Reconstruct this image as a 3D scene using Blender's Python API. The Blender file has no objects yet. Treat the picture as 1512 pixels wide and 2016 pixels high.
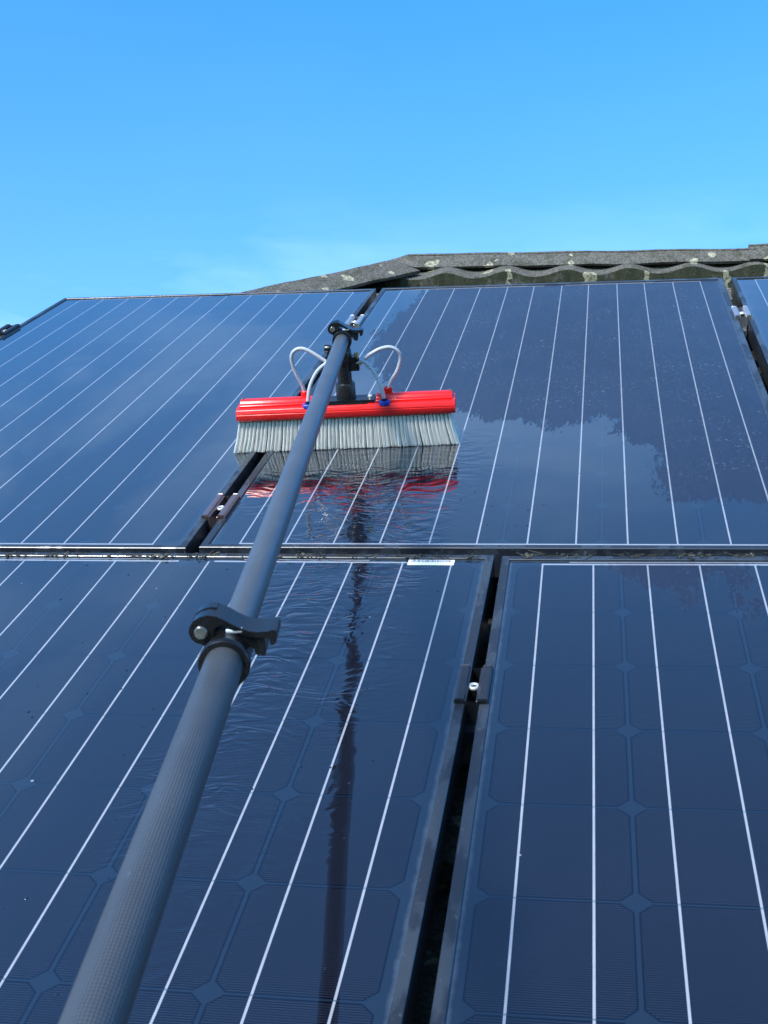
import bpy, bmesh, math, random
import numpy as np
from mathutils import Vector, Matrix
random.seed(7); rng = np.random.default_rng(5)
scn = bpy.context.scene
COL = scn.collection
R = math.radians
mm = 0.001

# ------------------------------------------------------------------ roof frame
# roof coordinates: u along the ridge, v up the slope, n out of the panel glass
PITCH = R(30)
RX = Matrix.Rotation(PITCH, 4, 'X')
def rw(u, v, n): return RX @ Vector((u, v, n))

# ------------------------------------------------------------------ camera
cam_d = bpy.data.cameras.new('camera'); cam = bpy.data.objects.new('camera', cam_d); COL.objects.link(cam)
cam_d.sensor_fit = 'VERTICAL'; cam_d.sensor_height = 36; cam_d.sensor_width = 27
cam_d.lens = 2554.48/2016*36
cam_d.clip_start = 0.02; cam_d.clip_end = 3000
rt = Vector((0.9858680686, 0.1546540682, -0.0643915403))
dn = Vector((-0.0012278911, -0.3776917045, -0.9259305960))
fw = Vector((-0.1675190841, 0.9129244742, -0.3721622973))
M3 = Matrix((rt, -dn, -fw)).transposed().to_4x4()
cam.matrix_world = RX @ Matrix.Translation((0.10349, -1.4802, 0.67647)) @ M3
cam_d.dof.use_dof = True; cam_d.dof.focus_distance = 2.05; cam_d.dof.aperture_fstop = 32
scn.camera = cam

# ------------------------------------------------------------------ sky, sun, exposure
SUN_EL = R(36); SUN_AZ = math.atan2(-0.50, -0.87)      # azimuth clockwise from +Y: behind the camera, to the left
w = bpy.data.worlds.new("World"); scn.world = w; w.use_nodes = True
nt = w.node_tree; nd = nt.nodes; lk = nt.links
bg = nd['Background']
sky = nd.new('ShaderNodeTexSky'); sky.sky_type = 'NISHITA'; sky.sun_disc = False
sky.sun_elevation = SUN_EL; sky.sun_rotation = SUN_AZ; sky.air_density = 1.0; sky.dust_density = 0.6; sky.ozone_density = 2.0
mul = nd.new('ShaderNodeMix'); mul.data_type = 'RGBA'; mul.blend_type = 'MULTIPLY'; mul.inputs[0].default_value = 1.0
mul.inputs[7].default_value = (0.40, 0.84, 1.12, 1)
lk.new(sky.outputs[0], mul.inputs[6])
tg = nd.new('ShaderNodeTexCoord'); sg = nd.new('ShaderNodeSeparateXYZ'); lk.new(tg.outputs['Generated'], sg.inputs[0])
tr = nd.new('ShaderNodeMapRange'); lk.new(sg.outputs[2], tr.inputs[0]); tr.inputs[1].default_value = 0.26; tr.inputs[2].default_value = 0.55
tm = nd.new('ShaderNodeMix'); tm.data_type = 'RGBA'; lk.new(tr.outputs[0], tm.inputs[0]); tm.inputs[6].default_value = (0.40, 0.74, 1.06, 1); tm.inputs[7].default_value = (0.21, 0.80, 1.22, 1)
tz = nd.new('ShaderNodeMapRange'); lk.new(sg.outputs[2], tz.inputs[0]); tz.inputs[1].default_value = 0.76; tz.inputs[2].default_value = 0.95
tn = nd.new('ShaderNodeMix'); tn.data_type = 'RGBA'; lk.new(tz.outputs[0], tn.inputs[0]); tq = nd.new('ShaderNodeMapRange'); lk.new(sg.outputs[2], tq.inputs[0]); tq.inputs[1].default_value = 0.56; tq.inputs[2].default_value = 0.68
tw = nd.new('ShaderNodeMix'); tw.data_type = 'RGBA'; lk.new(tq.outputs[0], tw.inputs[0]); lk.new(tm.outputs[2], tw.inputs[6]); tw.inputs[7].default_value = (0.58, 0.98, 1.22, 1)
lk.new(tw.outputs[2], tn.inputs[6]); tn.inputs[7].default_value = (0.36, 0.64, 0.84, 1)
lk.new(tn.outputs[2], mul.inputs[7])
# thin cloud low in view; unseen higher band added to lighten panel reflections
tc = nd.new('ShaderNodeTexCoord'); mp = nd.new('ShaderNodeMapping'); mp.inputs['Scale'].default_value = (1.2, 1.2, 4.5); mp.inputs['Location'].default_value = (0.35, 0.1, 0.2)
nz = nd.new('ShaderNodeTexNoise'); nz.inputs['Scale'].default_value = 2.6; nz.inputs['Detail'].default_value = 7; nz.inputs['Roughness'].default_value = 0.55
nz.inputs['Distortion'].default_value = 0.4
rp = nd.new('ShaderNodeMapRange'); rp.inputs[1].default_value = 0.46; rp.inputs[2].default_value = 0.80; rp.inputs[4].default_value = 0.28
cm = nd.new('ShaderNodeMix'); cm.data_type = 'RGBA'; cm.inputs[7].default_value = (5.2, 6.6, 7.6, 1)
lk.new(tc.outputs['Generated'], mp.inputs[0]); lk.new(mp.outputs[0], nz.inputs[0]); lk.new(nz.outputs[0], rp.inputs[0])
sx = nd.new('ShaderNodeSeparateXYZ'); lk.new(tc.outputs['Generated'], sx.inputs[0])
lw = nd.new('ShaderNodeMapRange'); lk.new(sx.outputs[2], lw.inputs[0]); lw.inputs[1].default_value = 0.29; lw.inputs[2].default_value = 0.37; lw.inputs[3].default_value = 1.0; lw.inputs[4].default_value = 0.03
hw_ = nd.new('ShaderNodeMapRange'); lk.new(sx.outputs[2], hw_.inputs[0]); hw_.inputs[1].default_value = 0.56; hw_.inputs[2].default_value = 0.68; hw_.inputs[3].default_value = 0.0; hw_.inputs[4].default_value = 0.95
ww = nd.new('ShaderNodeMath'); ww.operation = 'MAXIMUM'; lk.new(lw.outputs[0], ww.inputs[0]); hz_ = nd.new('ShaderNodeMapRange'); lk.new(sx.outputs[2], hz_.inputs[0]); hz_.inputs[1].default_value = 0.66; hz_.inputs[2].default_value = 0.86; hz_.inputs[3].default_value = 1.0; hz_.inputs[4].default_value = 0.08
hm = nd.new('ShaderNodeMath'); hm.operation = 'MULTIPLY'; lk.new(hw_.outputs[0], hm.inputs[0]); lk.new(hz_.outputs[0], hm.inputs[1]); lk.new(hm.outputs[0], ww.inputs[1])
cw = nd.new('ShaderNodeMath'); cw.operation = 'MULTIPLY'; lk.new(rp.outputs[0], cw.inputs[0]); lk.new(ww.outputs[0], cw.inputs[1]); lk.new(cw.outputs[0], cm.inputs[0]); lk.new(mul.outputs[2], cm.inputs[6]); lk.new(cm.outputs[2], bg.inputs[0])
bg.inputs[1].default_value = 0.15
sd = bpy.data.lights.new('sun', 'SUN'); sd.energy = 3.0; sd.angle = R(10); sd.color = (1.0, 0.96, 0.90)
sun = bpy.data.objects.new('sun', sd); COL.objects.link(sun)
sdir = Vector((math.sin(SUN_AZ)*math.cos(SUN_EL), math.cos(SUN_AZ)*math.cos(SUN_EL), math.sin(SUN_EL)))
sun.rotation_euler = sdir.to_track_quat('Z', 'Y').to_euler()
scn.cycles.caustics_reflective = False; scn.cycles.caustics_refractive = False
vs = scn.view_settings; vs.view_transform = 'Standard'; vs.look = 'None'; vs.exposure = 1.05; vs.gamma = 1.0

# ------------------------------------------------------------------ node helper
class NB:
    def __init__(s, name):
        s.m = bpy.data.materials.new(name); s.m.use_nodes = True
        s.t = s.m.node_tree; s.b = s.t.nodes['Principled BSDF']
    def n(s, typ, **k):
        x = s.t.nodes.new('ShaderNode'+typ)
        for a, b in k.items(): setattr(x, a, b)
        return x
    def inp(s, sock, v):
        if isinstance(v, bpy.types.NodeSocket): s.t.links.new(v, sock)
        elif v is not None: sock.default_value = v
    def m_(s, op, a, b=None, c=None, clamp=False):
        x = s.n('Math', operation=op, use_clamp=clamp)
        for i, v in enumerate((a, b, c)): s.inp(x.inputs[i], v)
        return x.outputs[0]
    def mix(s, f, a, b, mode='MIX'):
        x = s.n('Mix', data_type='RGBA', blend_type=mode)
        s.inp(x.inputs[0], f)
        for i, v in ((6, a), (7, b)):
            if isinstance(v, tuple): v = (*v[:3], 1)
            s.inp(x.inputs[i], v)
        return x.outputs[2]
    def step(s, v, lo, hi, a=0.0, b=1.0):
        x = s.n('MapRange'); x.clamp = True
        s.inp(x.inputs[0], v); s.inp(x.inputs[1], lo); s.inp(x.inputs[2], hi); s.inp(x.inputs[3], a); s.inp(x.inputs[4], b)
        return x.outputs[0]
    def noise(s, vec, scale, detail=3, rough=0.5, dist=0.0, w=None):
        x = s.n('TexNoise')
        s.inp(x.inputs['Vector'], vec); x.inputs['Scale'].default_value = scale; x.inputs['Detail'].default_value = detail
        x.inputs['Roughness'].default_value = rough; x.inputs['Distortion'].default_value = dist
        return x.outputs[0]
    def vmap(s, vec, scale=(1,1,1), rot=(0,0,0), loc=(0,0,0)):
        x = s.n('Mapping'); s.inp(x.inputs[0], vec); x.inputs['Scale'].default_value = scale
        x.inputs['Rotation'].default_value = rot; x.inputs['Location'].default_value = loc
        return x.outputs[0]
    def obj(s): return s.n('TexCoord').outputs['Object']
    def bump(s, h, dist=1.0, strength=1.0):
        x = s.n('Bump'); x.inputs['Distance'].default_value = dist; x.inputs['Strength'].default_value = strength
        s.inp(x.inputs['Height'], h); s.t.links.new(x.outputs[0], s.b.inputs['Normal']); return x
    def set(s, **k):
        al = dict(base='Base Color', rough='Roughness', metal='Metallic', ior='IOR', trans='Transmission Weight',
                  spec='Specular IOR Level', coat='Coat Weight', coatr='Coat Roughness', sss='Subsurface Weight', sheen='Sheen Weight')
        for a, v in k.items():
            if isinstance(v, tuple): v = (*v[:3], 1)
            s.inp(s.b.inputs[al[a]], v)
        return s.m

def simple(name, col, rough=0.4, metal=0.0, var=0.15, scale=60, bumpd=0.0, bscale=300, **k):
    b = NB(name); o = b.obj()
    f = b.noise(o, scale, 4, 0.6)
    c = b.mix(f, tuple(x*(1-var) for x in col), tuple(min(1, x*(1+var)) for x in col))
    r = b.step(f, 0.3, 0.7, max(0.02, rough*0.8), rough*1.2)
    if bumpd: b.bump(b.noise(o, bscale, 3, 0.6), bumpd)
    return b.set(base=c, rough=r, metal=metal, **k)

# ------------------------------------------------------------------ panel glass material
def panel_material():
    b = NB('panel_cells'); o = b.obj()
    sp = b.n('SeparateXYZ'); b.t.links.new(o, sp.inputs[0]); x, y = sp.outputs[0], sp.outputs[1]
    PX, PY, X0, Y0 = 0.12831, 0.12718, 0.0205, 0.0245
    X1 = X0 + 5*PX + 0.125; Y1 = Y0 + 11*PY + 0.125
    xr = b.m_('SUBTRACT', x, X0); yr = b.m_('SUBTRACT', y, Y0)
    cx = b.m_('FLOORED_MODULO', xr, PX); cy = b.m_('FLOORED_MODULO', yr, PY)
    a = b.m_('ABSOLUTE', b.m_('SUBTRACT', cx, 0.0625)); c = b.m_('ABSOLUTE', b.m_('SUBTRACT', cy, 0.0625))
    inx = b.m_('MULTIPLY', b.m_('GREATER_THAN', xr, 0.0), b.m_('LESS_THAN', x, X1))
    iny = b.m_('MULTIPLY', b.m_('GREATER_THAN', yr, 0.0), b.m_('LESS_THAN', y, Y1))
    inside = b.m_('MULTIPLY', inx, iny)
    # signed distance to the chamfered cell outline (positive inside)
    d1 = b.m_('SUBTRACT', 0.0625, a); d2 = b.m_('SUBTRACT', 0.0625, c)
    d3 = b.m_('MULTIPLY', b.m_('SUBTRACT', 0.125-0.0105, b.m_('ADD', a, c)), 0.72)
    dd = b.m_('MINIMUM', b.m_('MINIMUM', d1, d2), d3)
    cell = b.m_('MULTIPLY', b.m_('GREATER_THAN', dd, 0.0), inside)
    edge = b.m_('MULTIPLY', b.step(dd, 0.0009, 0.0016, 1.0, 0.0), cell)
    # fingers: fine silver lines across the bus bars
    fy = b.m_('FLOORED_MODULO', yr, 0.0025)
    fing = b.m_('MULTIPLY', b.m_('LESS_THAN', fy, 0.00092), b.m_('GREATER_THAN', dd, 0.0016))
    ci = b.m_('FLOOR', b.m_('DIVIDE', xr, PX)); cj = b.m_('FLOOR', b.m_('DIVIDE', yr, PY))
    cv = b.n('CombineXYZ'); b.inp(cv.inputs[0], ci); b.inp(cv.inputs[1], cj)
    wn = b.n('TexWhiteNoise', noise_dimensions='3D'); b.t.links.new(cv.outputs[0], wn.inputs[0])
    n1 = b.noise(o, 3.0, 3, 0.5)
    cellc = b.mix(b.m_('MULTIPLY', wn.outputs[0], 1.0), (0.0005, 0.0008, 0.0030), (0.0016, 0.0018, 0.0046))
    cellc = b.mix(n1, cellc, b.mix(1.0, cellc, (1.25, 1.1, 1.1), 'MULTIPLY'))
    cellc = b.mix(fing, cellc, (0.018, 0.022, 0.036))
    cellc = b.mix(edge, cellc, (0.001, 0.002, 0.008))
    col = b.mix(cell, (0.009, 0.016, 0.029), cellc)
    # bus bars
    h = b.m_('ABSOLUTE', b.m_('SUBTRACT', b.m_('ABSOLUTE', b.m_('SUBTRACT', cx, 0.0625)), 0.03125))
    bus = b.m_('LESS_THAN', h, 0.00105)
    busy = b.m_('MULTIPLY', b.m_('GREATER_THAN', y, Y0-0.006), b.m_('LESS_THAN', y, Y1+0.006))
    bus = b.m_('MULTIPLY', b.m_('MULTIPLY', bus, inx), busy)
    notch = b.m_('MULTIPLY', b.m_('LESS_THAN', b.m_('ABSOLUTE', b.m_('SUBTRACT', cy, 0.1261)), 0.0008), iny)
    bus = b.m_('MULTIPLY', bus, b.m_('SUBTRACT', 1.0, b.m_('MULTIPLY', notch, 0.6)))
    # cross ribbons at both ends
    def band(lo, hi, u0, u1):
        q = b.m_('MULTIPLY', b.m_('GREATER_THAN', y, lo), b.m_('LESS_THAN', y, hi))
        return b.m_('MULTIPLY', q, b.m_('MULTIPLY', b.m_('GREATER_THAN', x, u0), b.m_('LESS_THAN', x, u1)))
    b1 = X0+0.030; b12 = X1-0.030
    r = b.m_('MAXIMUM', band(Y1+0.0045, Y1+0.0085, b1, X0+2.92*PX), band(Y1+0.0045, Y1+0.0085, X0+3.3*PX, b12))
    r = b.m_('MAXIMUM', r, band(Y0-0.0085, Y0-0.0050, b1, b12))
    r = b.m_('MAXIMUM', r, band(Y1+0.0115, Y1+0.0135, X0+0.5*PX, X0+2.6*PX))
    r = b.m_('MAXIMUM', r, band(Y1+0.0115, Y1+0.0135, X0+3.6*PX, X0+4.9*PX))
    bus = b.m_('MAXIMUM', bus, r)
    busc = b.mix(b.noise(b.vmap(o, (1, 1, 1)), 40, 2), (0.24, 0.25, 0.28), (0.36, 0.37, 0.40))
    # dry, dusty area against the wet film
    at = b.n('Attribute', attribute_name='dry'); sd_ = at.outputs['Fac']
    jag = b.noise(b.vmap(o, (1.0, 0.24, 1)), 75, 6, 0.72, 0.5)
    jag2 = b.noise(b.vmap(o, (1.0, 0.5, 1), loc=(3, 1, 0)), 14, 3, 0.5)
    jag3 = b.noise(b.vmap(o, (1.0, 0.22, 1), loc=(1, 7, 0)), 230, 3, 0.6)
    s_ = b.m_('ADD', b.m_('ADD', sd_, b.m_('MULTIPLY', b.m_('SUBTRACT', jag3, 0.5), 0.075)), b.m_('ADD', b.m_('MULTIPLY', b.m_('SUBTRACT', jag, 0.5), 0.13), b.m_('MULTIPLY', b.m_('SUBTRACT', jag2, 0.5), 0.07)))
    dry = b.step(s_, -0.001, 0.003)
    deep = b.step(s_, 0.0, 0.35)
    sm = b.step(b.noise(b.vmap(o, (1, 0.55, 1)), 170, 4, 0.8), 0.57, 0.66)
    sm2 = b.step(b.noise(b.vmap(o, (1, 1, 1), loc=(5, 2, 1)), 9, 5, 0.7), 0.40, 0.62)
    dots = b.m_('MULTIPLY', b.m_('MULTIPLY', sm, sm2), dry)
    streak = b.noise(b.vmap(o, (1.0, 0.12, 1)), 60, 4, 0.6)
    dust = b.mix(streak, (0.009, 0.012, 0.025), (0.020, 0.024, 0.044))
    col = b.mix(b.m_('MULTIPLY', dry, b.step(deep, 0, 1, 0.80, 0.85)), col, dust)
    col = b.mix(b.m_('MULTIPLY', bus, b.step(dry, 0, 1, 1.0, 0.72)), col, busc)
    col = b.mix(b.m_('MULTIPLY', dots, b.step(deep, 0.0, 0.5, 0.12, 0.36)), col, (0.36, 0.38, 0.42))
    # scattered small spots everywhere
    vo = b.n('TexVoronoi', feature='F1'); b.t.links.new(o, vo.inputs['Vector']); vo.inputs['Scale'].default_value = 16
    spw = b.n('TexWhiteNoise', noise_dimensions='3D'); b.t.links.new(vo.outputs['Position'], spw.inputs[0])
    spot = b.m_('MULTIPLY', b.m_('LESS_THAN', vo.outputs['Distance'], b.step(spw.outputs[0], 0.6, 1.0, 0.0, 0.030)), b.m_('GREATER_THAN', spw.outputs[0], 0.62))
    col = b.mix(b.m_('MULTIPLY', spot, 0.55), col, (0.42, 0.44, 0.46))
    # grime along the frame
    ex = b.m_('MINIMUM', b.m_('SUBTRACT', x, 0.011), b.m_('SUBTRACT', 0.797, x)); ey = b.m_('MINIMUM', b.m_('SUBTRACT', y, 0.011), b.m_('SUBTRACT', 1.564, y))
    ed = b.m_('MINIMUM', ex, ey)
    gr = b.m_('MULTIPLY', b.step(b.m_('ADD', ed, b.m_('MULTIPLY', b.m_('SUBTRACT', b.noise(o, 60, 4, 0.7), 0.5), 0.008)), 0.0, 0.004, 1, 0), 0.22)
    col = b.mix(gr, col, (0.16, 0.20, 0.24))
    rough = b.m_('ADD', b.m_('MULTIPLY', dry, b.step(deep, 0, 1, 0.20, 0.30)), b.step(n1, 0.3, 0.7, 0.018, 0.03))
    # ripples of the water film
    rpz = b.n('Attribute', attribute_name='ripple').outputs['Fac']
    rps = b.n('Attribute', attribute_name='streak').outputs['Fac']
    warp = b.n('TexNoise'); b.t.links.new(o, warp.inputs[0]); warp.inputs['Scale'].default_value = 9; warp.inputs['Detail'].default_value = 2
    vsub = b.n('VectorMath', operation='MULTIPLY_ADD'); b.t.links.new(warp.outputs['Color'], vsub.inputs[0]); vsub.inputs[1].default_value = (0.10, 0.10, 0); b.t.links.new(o, vsub.inputs[2])
    wv = vsub.outputs[0]
    h1 = b.noise(b.vmap(wv, (24, 62, 1), rot=(0, 0, R(0))), 1.0, 1.2, 0.45)
    h2 = b.noise(b.vmap(wv, (26, 84, 1), rot=(0, 0, R(-25))), 1.0, 1.5, 0.5, 0.9)
    gate = b.step(b.noise(b.vmap(wv, (9, 5, 1)), 1.0, 2, 0.5), 0.36, 0.56)
    hh = b.m_('ADD', b.m_('MULTIPLY', b.m_('MULTIPLY', h1, rpz), 0.0016), b.m_('MULTIPLY', b.m_('MULTIPLY', b.m_('MULTIPLY', h2, rps), gate), 0.0016))
    # droplets dimples
    dv = b.n('TexVoronoi', feature='F1'); b.t.links.new(b.vmap(o, (1, 1.0, 1), loc=(0.3, 0.2, 0)), dv.inputs['Vector']); dv.inputs['Scale'].default_value = 13
    drop = b.m_('MULTIPLY', b.step(dv.outputs['Distance'], 0.0, 0.07, 1, 0), b.m_('ADD', b.m_('MULTIPLY', rps, 0.0006), 0.0))
    hh = b.m_('ADD', hh, drop)
    hh = b.m_('ADD', hh, b.m_('MULTIPLY', b.noise(o, 5.0, 1), 0.0006))
    hh = b.m_('ADD', hh, b.m_('MULTIPLY', b.m_('MULTIPLY', b.noise(o, 600, 2), dry), 0.00012))
    b.bump(hh, 1.0)
    b.b.inputs['Coat IOR'].default_value = 1.5
    b.t.links.new(b.b.inputs['Normal'].links[0].from_socket, b.b.inputs['Coat Normal'])
    b.b.inputs['Specular Tint'].default_value = (0.80, 0.9, 1.0, 1)
    return b.set(base=col, rough=rough, ior=b.step(dry, 0, 1, 1.76, 1.50), coat=b.m_('SUBTRACT', 1.0, b.m_('MULTIPLY', dry, 0.92)), coatr=rough)

MAT = {}
MAT['cells'] = panel_material()
def frame_mat():
    b = NB('anodised_black'); o = b.obj()
    f = b.noise(b.vmap(o, (1, 0.35, 1)), 22, 4, 0.6)
    pt = b.step(f, 0.50, 0.56)
    c = b.mix(pt, (0.016, 0.019, 0.026), (0.035, 0.042, 0.052))
    c = b.mix(b.step(b.noise(o, 160, 4, 0.7), 0.62, 0.72, 0, 0.35), c, (0.12, 0.13, 0.13))
    b.bump(b.noise(o, 900, 2), 0.00003)
    return b.set(base=c, rough=b.step(pt, 0, 1, 0.34, 0.20), ior=1.6)
MAT['frame'] = frame_mat()
MAT['black'] = simple('black_plastic', (0.007, 0.007, 0.008), 0.27, var=0.3, scale=200, bumpd=0.00003, bscale=900)
MAT['blackg'] = simple('black_plastic_gloss', (0.010, 0.010, 0.012), 0.26, var=0.3, scale=200)
MAT['steel'] = simple('steel', (0.55, 0.52, 0.46), 0.28, 1.0)
MAT['ring'] = simple('bright_steel', (0.80, 0.78, 0.74), 0.30, 0.6)
MAT['brass'] = simple('brass', (0.60, 0.42, 0.18), 0.3, 1.0)
MAT['bronze'] = simple('bronze_anodised', (0.26, 0.19, 0.19), 0.30, 0.75, 0.12)
MAT['silver'] = simple('silver_anodised', (0.55, 0.54, 0.55), 0.34, 0.8, 0.1)
MAT['darkclamp'] = simple('black_anodised_clamp', (0.022, 0.024, 0.030), 0.34, 0.2, 0.3, 80, bumpd=0.00004)
MAT['rail'] = simple('aluminium_rail', (0.30, 0.30, 0.31), 0.42, 0.9)
MAT['blue'] = simple('blue_plastic', (0.01, 0.045, 0.34), 0.35)
MAT['label'] = simple('white_label', (0.80, 0.82, 0.84), 0.35, var=0.04)
MAT['ink'] = simple('label_ink', (0.05, 0.045, 0.05), 0.5)
def red_mat():
    b = NB('red_plastic'); o = b.obj()
    f = b.step(b.noise(b.vmap(o, (1, 1, 1)), 260, 4, 0.7), 0.56, 0.70)
    sp = b.n('SeparateXYZ'); b.t.links.new(o, sp.inputs[0])
    low = b.step(sp.outputs[2], 0.058, 0.066, 0.8, 0.0)
    c = b.mix(b.m_('MULTIPLY', f, low), (0.78, 0.012, 0.010), (0.60, 0.16, 0.12))
    b.bump(b.noise(o, 120, 3), 0.0002)
    return b.set(base=c, rough=0.30)
MAT['red'] = red_mat()
def pole_mat(weave):
    b = NB('carbon_tube' if weave else 'grey_tube'); o = b.obj()
    n = b.noise(b.vmap(o, (1, 1, 0.10)), 150, 4, 0.6)
    n2 = b.noise(o, 18, 3, 0.5)
    c = b.mix(n, (0.046, 0.048, 0.050), (0.074, 0.076, 0.078))
    c = b.mix(b.step(n2, 0.35, 0.75, 0, 0.3), c, (0.10, 0.11, 0.12))
    sc = b.step(b.noise(b.vmap(o, (1, 1, 0.4)), 420, 3, 0.7), 0.66, 0.72, 0, 0.4)
    c = b.mix(sc, c, (0.30, 0.31, 0.32))
    if weave:
        sp = b.n('SeparateXYZ'); b.t.links.new(o, sp.inputs[0])
        ang = b.m_('ARCTAN2', sp.outputs[1], sp.outputs[0])
        z = sp.outputs[2]
        w1 = b.m_('SINE', b.m_('ADD', b.m_('MULTIPLY', ang, 24.0), b.m_('MULTIPLY', z, 1350.0)))
        w2 = b.m_('SINE', b.m_('SUBTRACT', b.m_('MULTIPLY', ang, 24.0), b.m_('MULTIPLY', z, 1350.0)))
        w_ = b.m_('MULTIPLY', w1, w2)
        c = b.mix(b.step(w_, -0.5, 0.5, 0.0, 0.9), c, b.mix(1.0, c, (0.45, 0.45, 0.48), 'MULTIPLY'))
        b.bump(w_, 0.00016)
    else:
        b.bump(b.noise(b.vmap(o, (1, 1, 0.1)), 500, 3), 0.00008)
    return b.set(base=c, rough=0.34, ior=1.65)
MAT['pole1'] = pole_mat(True); MAT['pole2'] = pole_mat(False)
def bristle_mat():
    b = NB('bristle_nylon'); o = b.obj()
    c = b.mix(b.noise(b.vmap(o, (1, 1, 0.2)), 300, 3, 0.6), (0.86, 0.83, 0.76), (0.97, 0.95, 0.90))
    return b.set(base=c, rough=0.40)
MAT['bristle'] = bristle_mat()
def tube_mat():
    b = NB('clear_hose'); return b.set(base=(0.86, 0.90, 0.95), rough=0.14, ior=1.36, trans=0.50)
MAT['hose'] = tube_mat()
def tile_mat(name, moss):
    b = NB(name); o = b.obj()
    n1 = b.noise(o, 9, 4, 0.6); n2 = b.noise(o, 160, 4, 0.75)
    c = b.mix(n1, (0.055, 0.051, 0.043), (0.105, 0.097, 0.082))
    c = b.mix(b.step(n2, 0.42, 0.64), c, (0.17, 0.16, 0.14))
    c = b.mix(b.step(n2, 0.30, 0.44, 0.75, 0.0), c, (0.030, 0.031, 0.026))
    g = b.step(b.m_('ADD', b.noise(o, 26, 5, 0.7), 0.16 if moss else 0.0), 0.50, 0.62)
    c = b.mix(b.m_('MULTIPLY', g, 0.85 if moss else 0.55), c, (0.040, 0.045, 0.022))
    # lichen rosettes
    wv = b.n('TexNoise'); b.t.links.new(o, wv.inputs[0]); wv.inputs['Scale'].default_value = 45; wv.inputs['Detail'].default_value = 4
    vm = b.n('VectorMath', operation='MULTIPLY_ADD'); b.t.links.new(wv.outputs['Color'], vm.inputs[0]); vm.inputs[1].default_value = (0.028, 0.028, 0); b.t.links.new(b.vmap(o, (1, 1, 0)), vm.inputs[2])
    vo = b.n('TexVoronoi', feature='F1'); b.t.links.new(vm.outputs[0], vo.inputs['Vector']); vo.inputs['Scale'].default_value = 21
    wn = b.n('TexWhiteNoise', noise_dimensions='3D'); b.t.links.new(vo.outputs['Position'], wn.inputs[0])
    rad = b.step(wn.outputs[0], 0.25, 1.0, 0.08, 0.40)
    li = b.m_('MULTIPLY', b.m_('LESS_THAN', vo.outputs['Distance'], rad), b.m_('GREATER_THAN', wn.outputs[0], 0.25))
    core = b.step(b.m_('DIVIDE', vo.outputs['Distance'], rad), 0.25, 0.6)
    lc = b.mix(core, (0.24, 0.20, 0.11), (0.46, 0.43, 0.30))
    c = b.mix(b.m_('MULTIPLY', li, b.step(n2, 0.35, 0.6, 0.15, 0.95)), c, lc)
    b.bump(b.m_('ADD', b.m_('MULTIPLY', n2, 0.004), b.m_('MULTIPLY', li, 0.001)), 1.0)
    return b.set(base=c, rough=0.9, spec=0.2)
MAT['tile'] = tile_mat('concrete_tile', False); MAT['mossy'] = tile_mat('mossy_tile_edge', True)
MAT['wall'] = simple('render_wall', (0.55, 0.52, 0.46), 0.9, var=0.08, scale=8, bumpd=0.001, bscale=200)
MAT['white'] = simple('white_gutter', (0.75, 0.76, 0.76), 0.4, var=0.05)
def ground_mat():
    b = NB('grass_ground'); o = b.obj()
    c = b.mix(b.noise(o, 0.8, 6, 0.7), (0.018, 0.030, 0.012), (0.045, 0.060, 0.026))
    return b.set(base=c, rough=1.0)
MAT['ground'] = ground_mat()
def moss_mat():
    b = NB('wet_moss'); o = b.obj()
    n = b.noise(o, 90, 4, 0.7)
    c = b.mix(b.step(n, 0.35, 0.65), (0.010, 0.010, 0.006), (0.09, 0.08, 0.055))
    return b.set(base=c, rough=0.45)
MAT['moss'] = moss_mat()

# ------------------------------------------------------------------ mesh helpers
def tag(o, label=None, cat=None, group=None, kind=None):
    if label: o['label'] = label
    if cat: o['category'] = cat
    if group: o['group'] = group
    if kind: o['kind'] = kind
    return o
def empty(name, mat):
    o = bpy.data.objects.new(name, None); o.empty_display_size = 0.05; COL.objects.link(o); o.matrix_world = mat; return o
def build(name, bm, mats, parent=None, mat=None, smooth=False):
    me = bpy.data.meshes.new(name)
    bmesh.ops.recalc_face_normals(bm, faces=bm.faces[:])
    bm.to_mesh(me); bm.free()
    for m in (mats if isinstance(mats, (list, tuple)) else [mats]): me.materials.append(m)
    if smooth:
        for p in me.polygons: p.use_smooth = True
    o = bpy.data.objects.new(name, me); COL.objects.link(o)
    if parent is not None: o.parent = parent
    if mat is not None: o.matrix_local = mat
    return o
def bsharp(o, ang=35):
    me = o.data
    for p in me.polygons: p.use_smooth = True
    try: me.set_sharp_from_angle(angle=R(ang))
    except Exception: pass
    return o
def bevel(bm, w, seg=2, ang=30):
    es = [e for e in bm.edges if len(e.link_faces) == 2 and e.calc_face_angle(0) > R(ang)]
    if es: bmesh.ops.bevel(bm, geom=es, offset=w, segments=seg, affect='EDGES', profile=0.6, clamp_overlap=True)
def box(bm, x0, x1, y0, y1, z0, z1, M=None):
    vs_ = [bm.verts.new((x, y, z)) for z in (z0, z1) for y in (y0, y1) for x in (x0, x1)]
    for f in ((0,1,3,2), (4,6,7,5), (0,4,5,1), (2,3,7,6), (0,2,6,4), (1,5,7,3)): bm.faces.new([vs_[i] for i in f])
    if M is not None: bmesh.ops.transform(bm, matrix=M, verts=vs_)
    return vs_
def lathe(bm, prof, M=None, seg=40, cap=True):
    """prof: list of (r, z); axis z"""
    rings = []
    for r, z in prof:
        rings.append([bm.verts.new((r*math.cos(2*math.pi*k/seg), r*math.sin(2*math.pi*k/seg), z)) for k in range(seg)])
    for a, b in zip(rings, rings[1:]):
        for k in range(seg): bm.faces.new((a[k], a[(k+1) % seg], b[(k+1) % seg], b[k]))
    if cap:
        bm.faces.new(rings[0][::-1]); bm.faces.new(rings[-1])
    vs_ = [v for r_ in rings for v in r_]
    if M is not None: bmesh.ops.transform(bm, matrix=M, verts=vs_)
    return vs_
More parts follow.
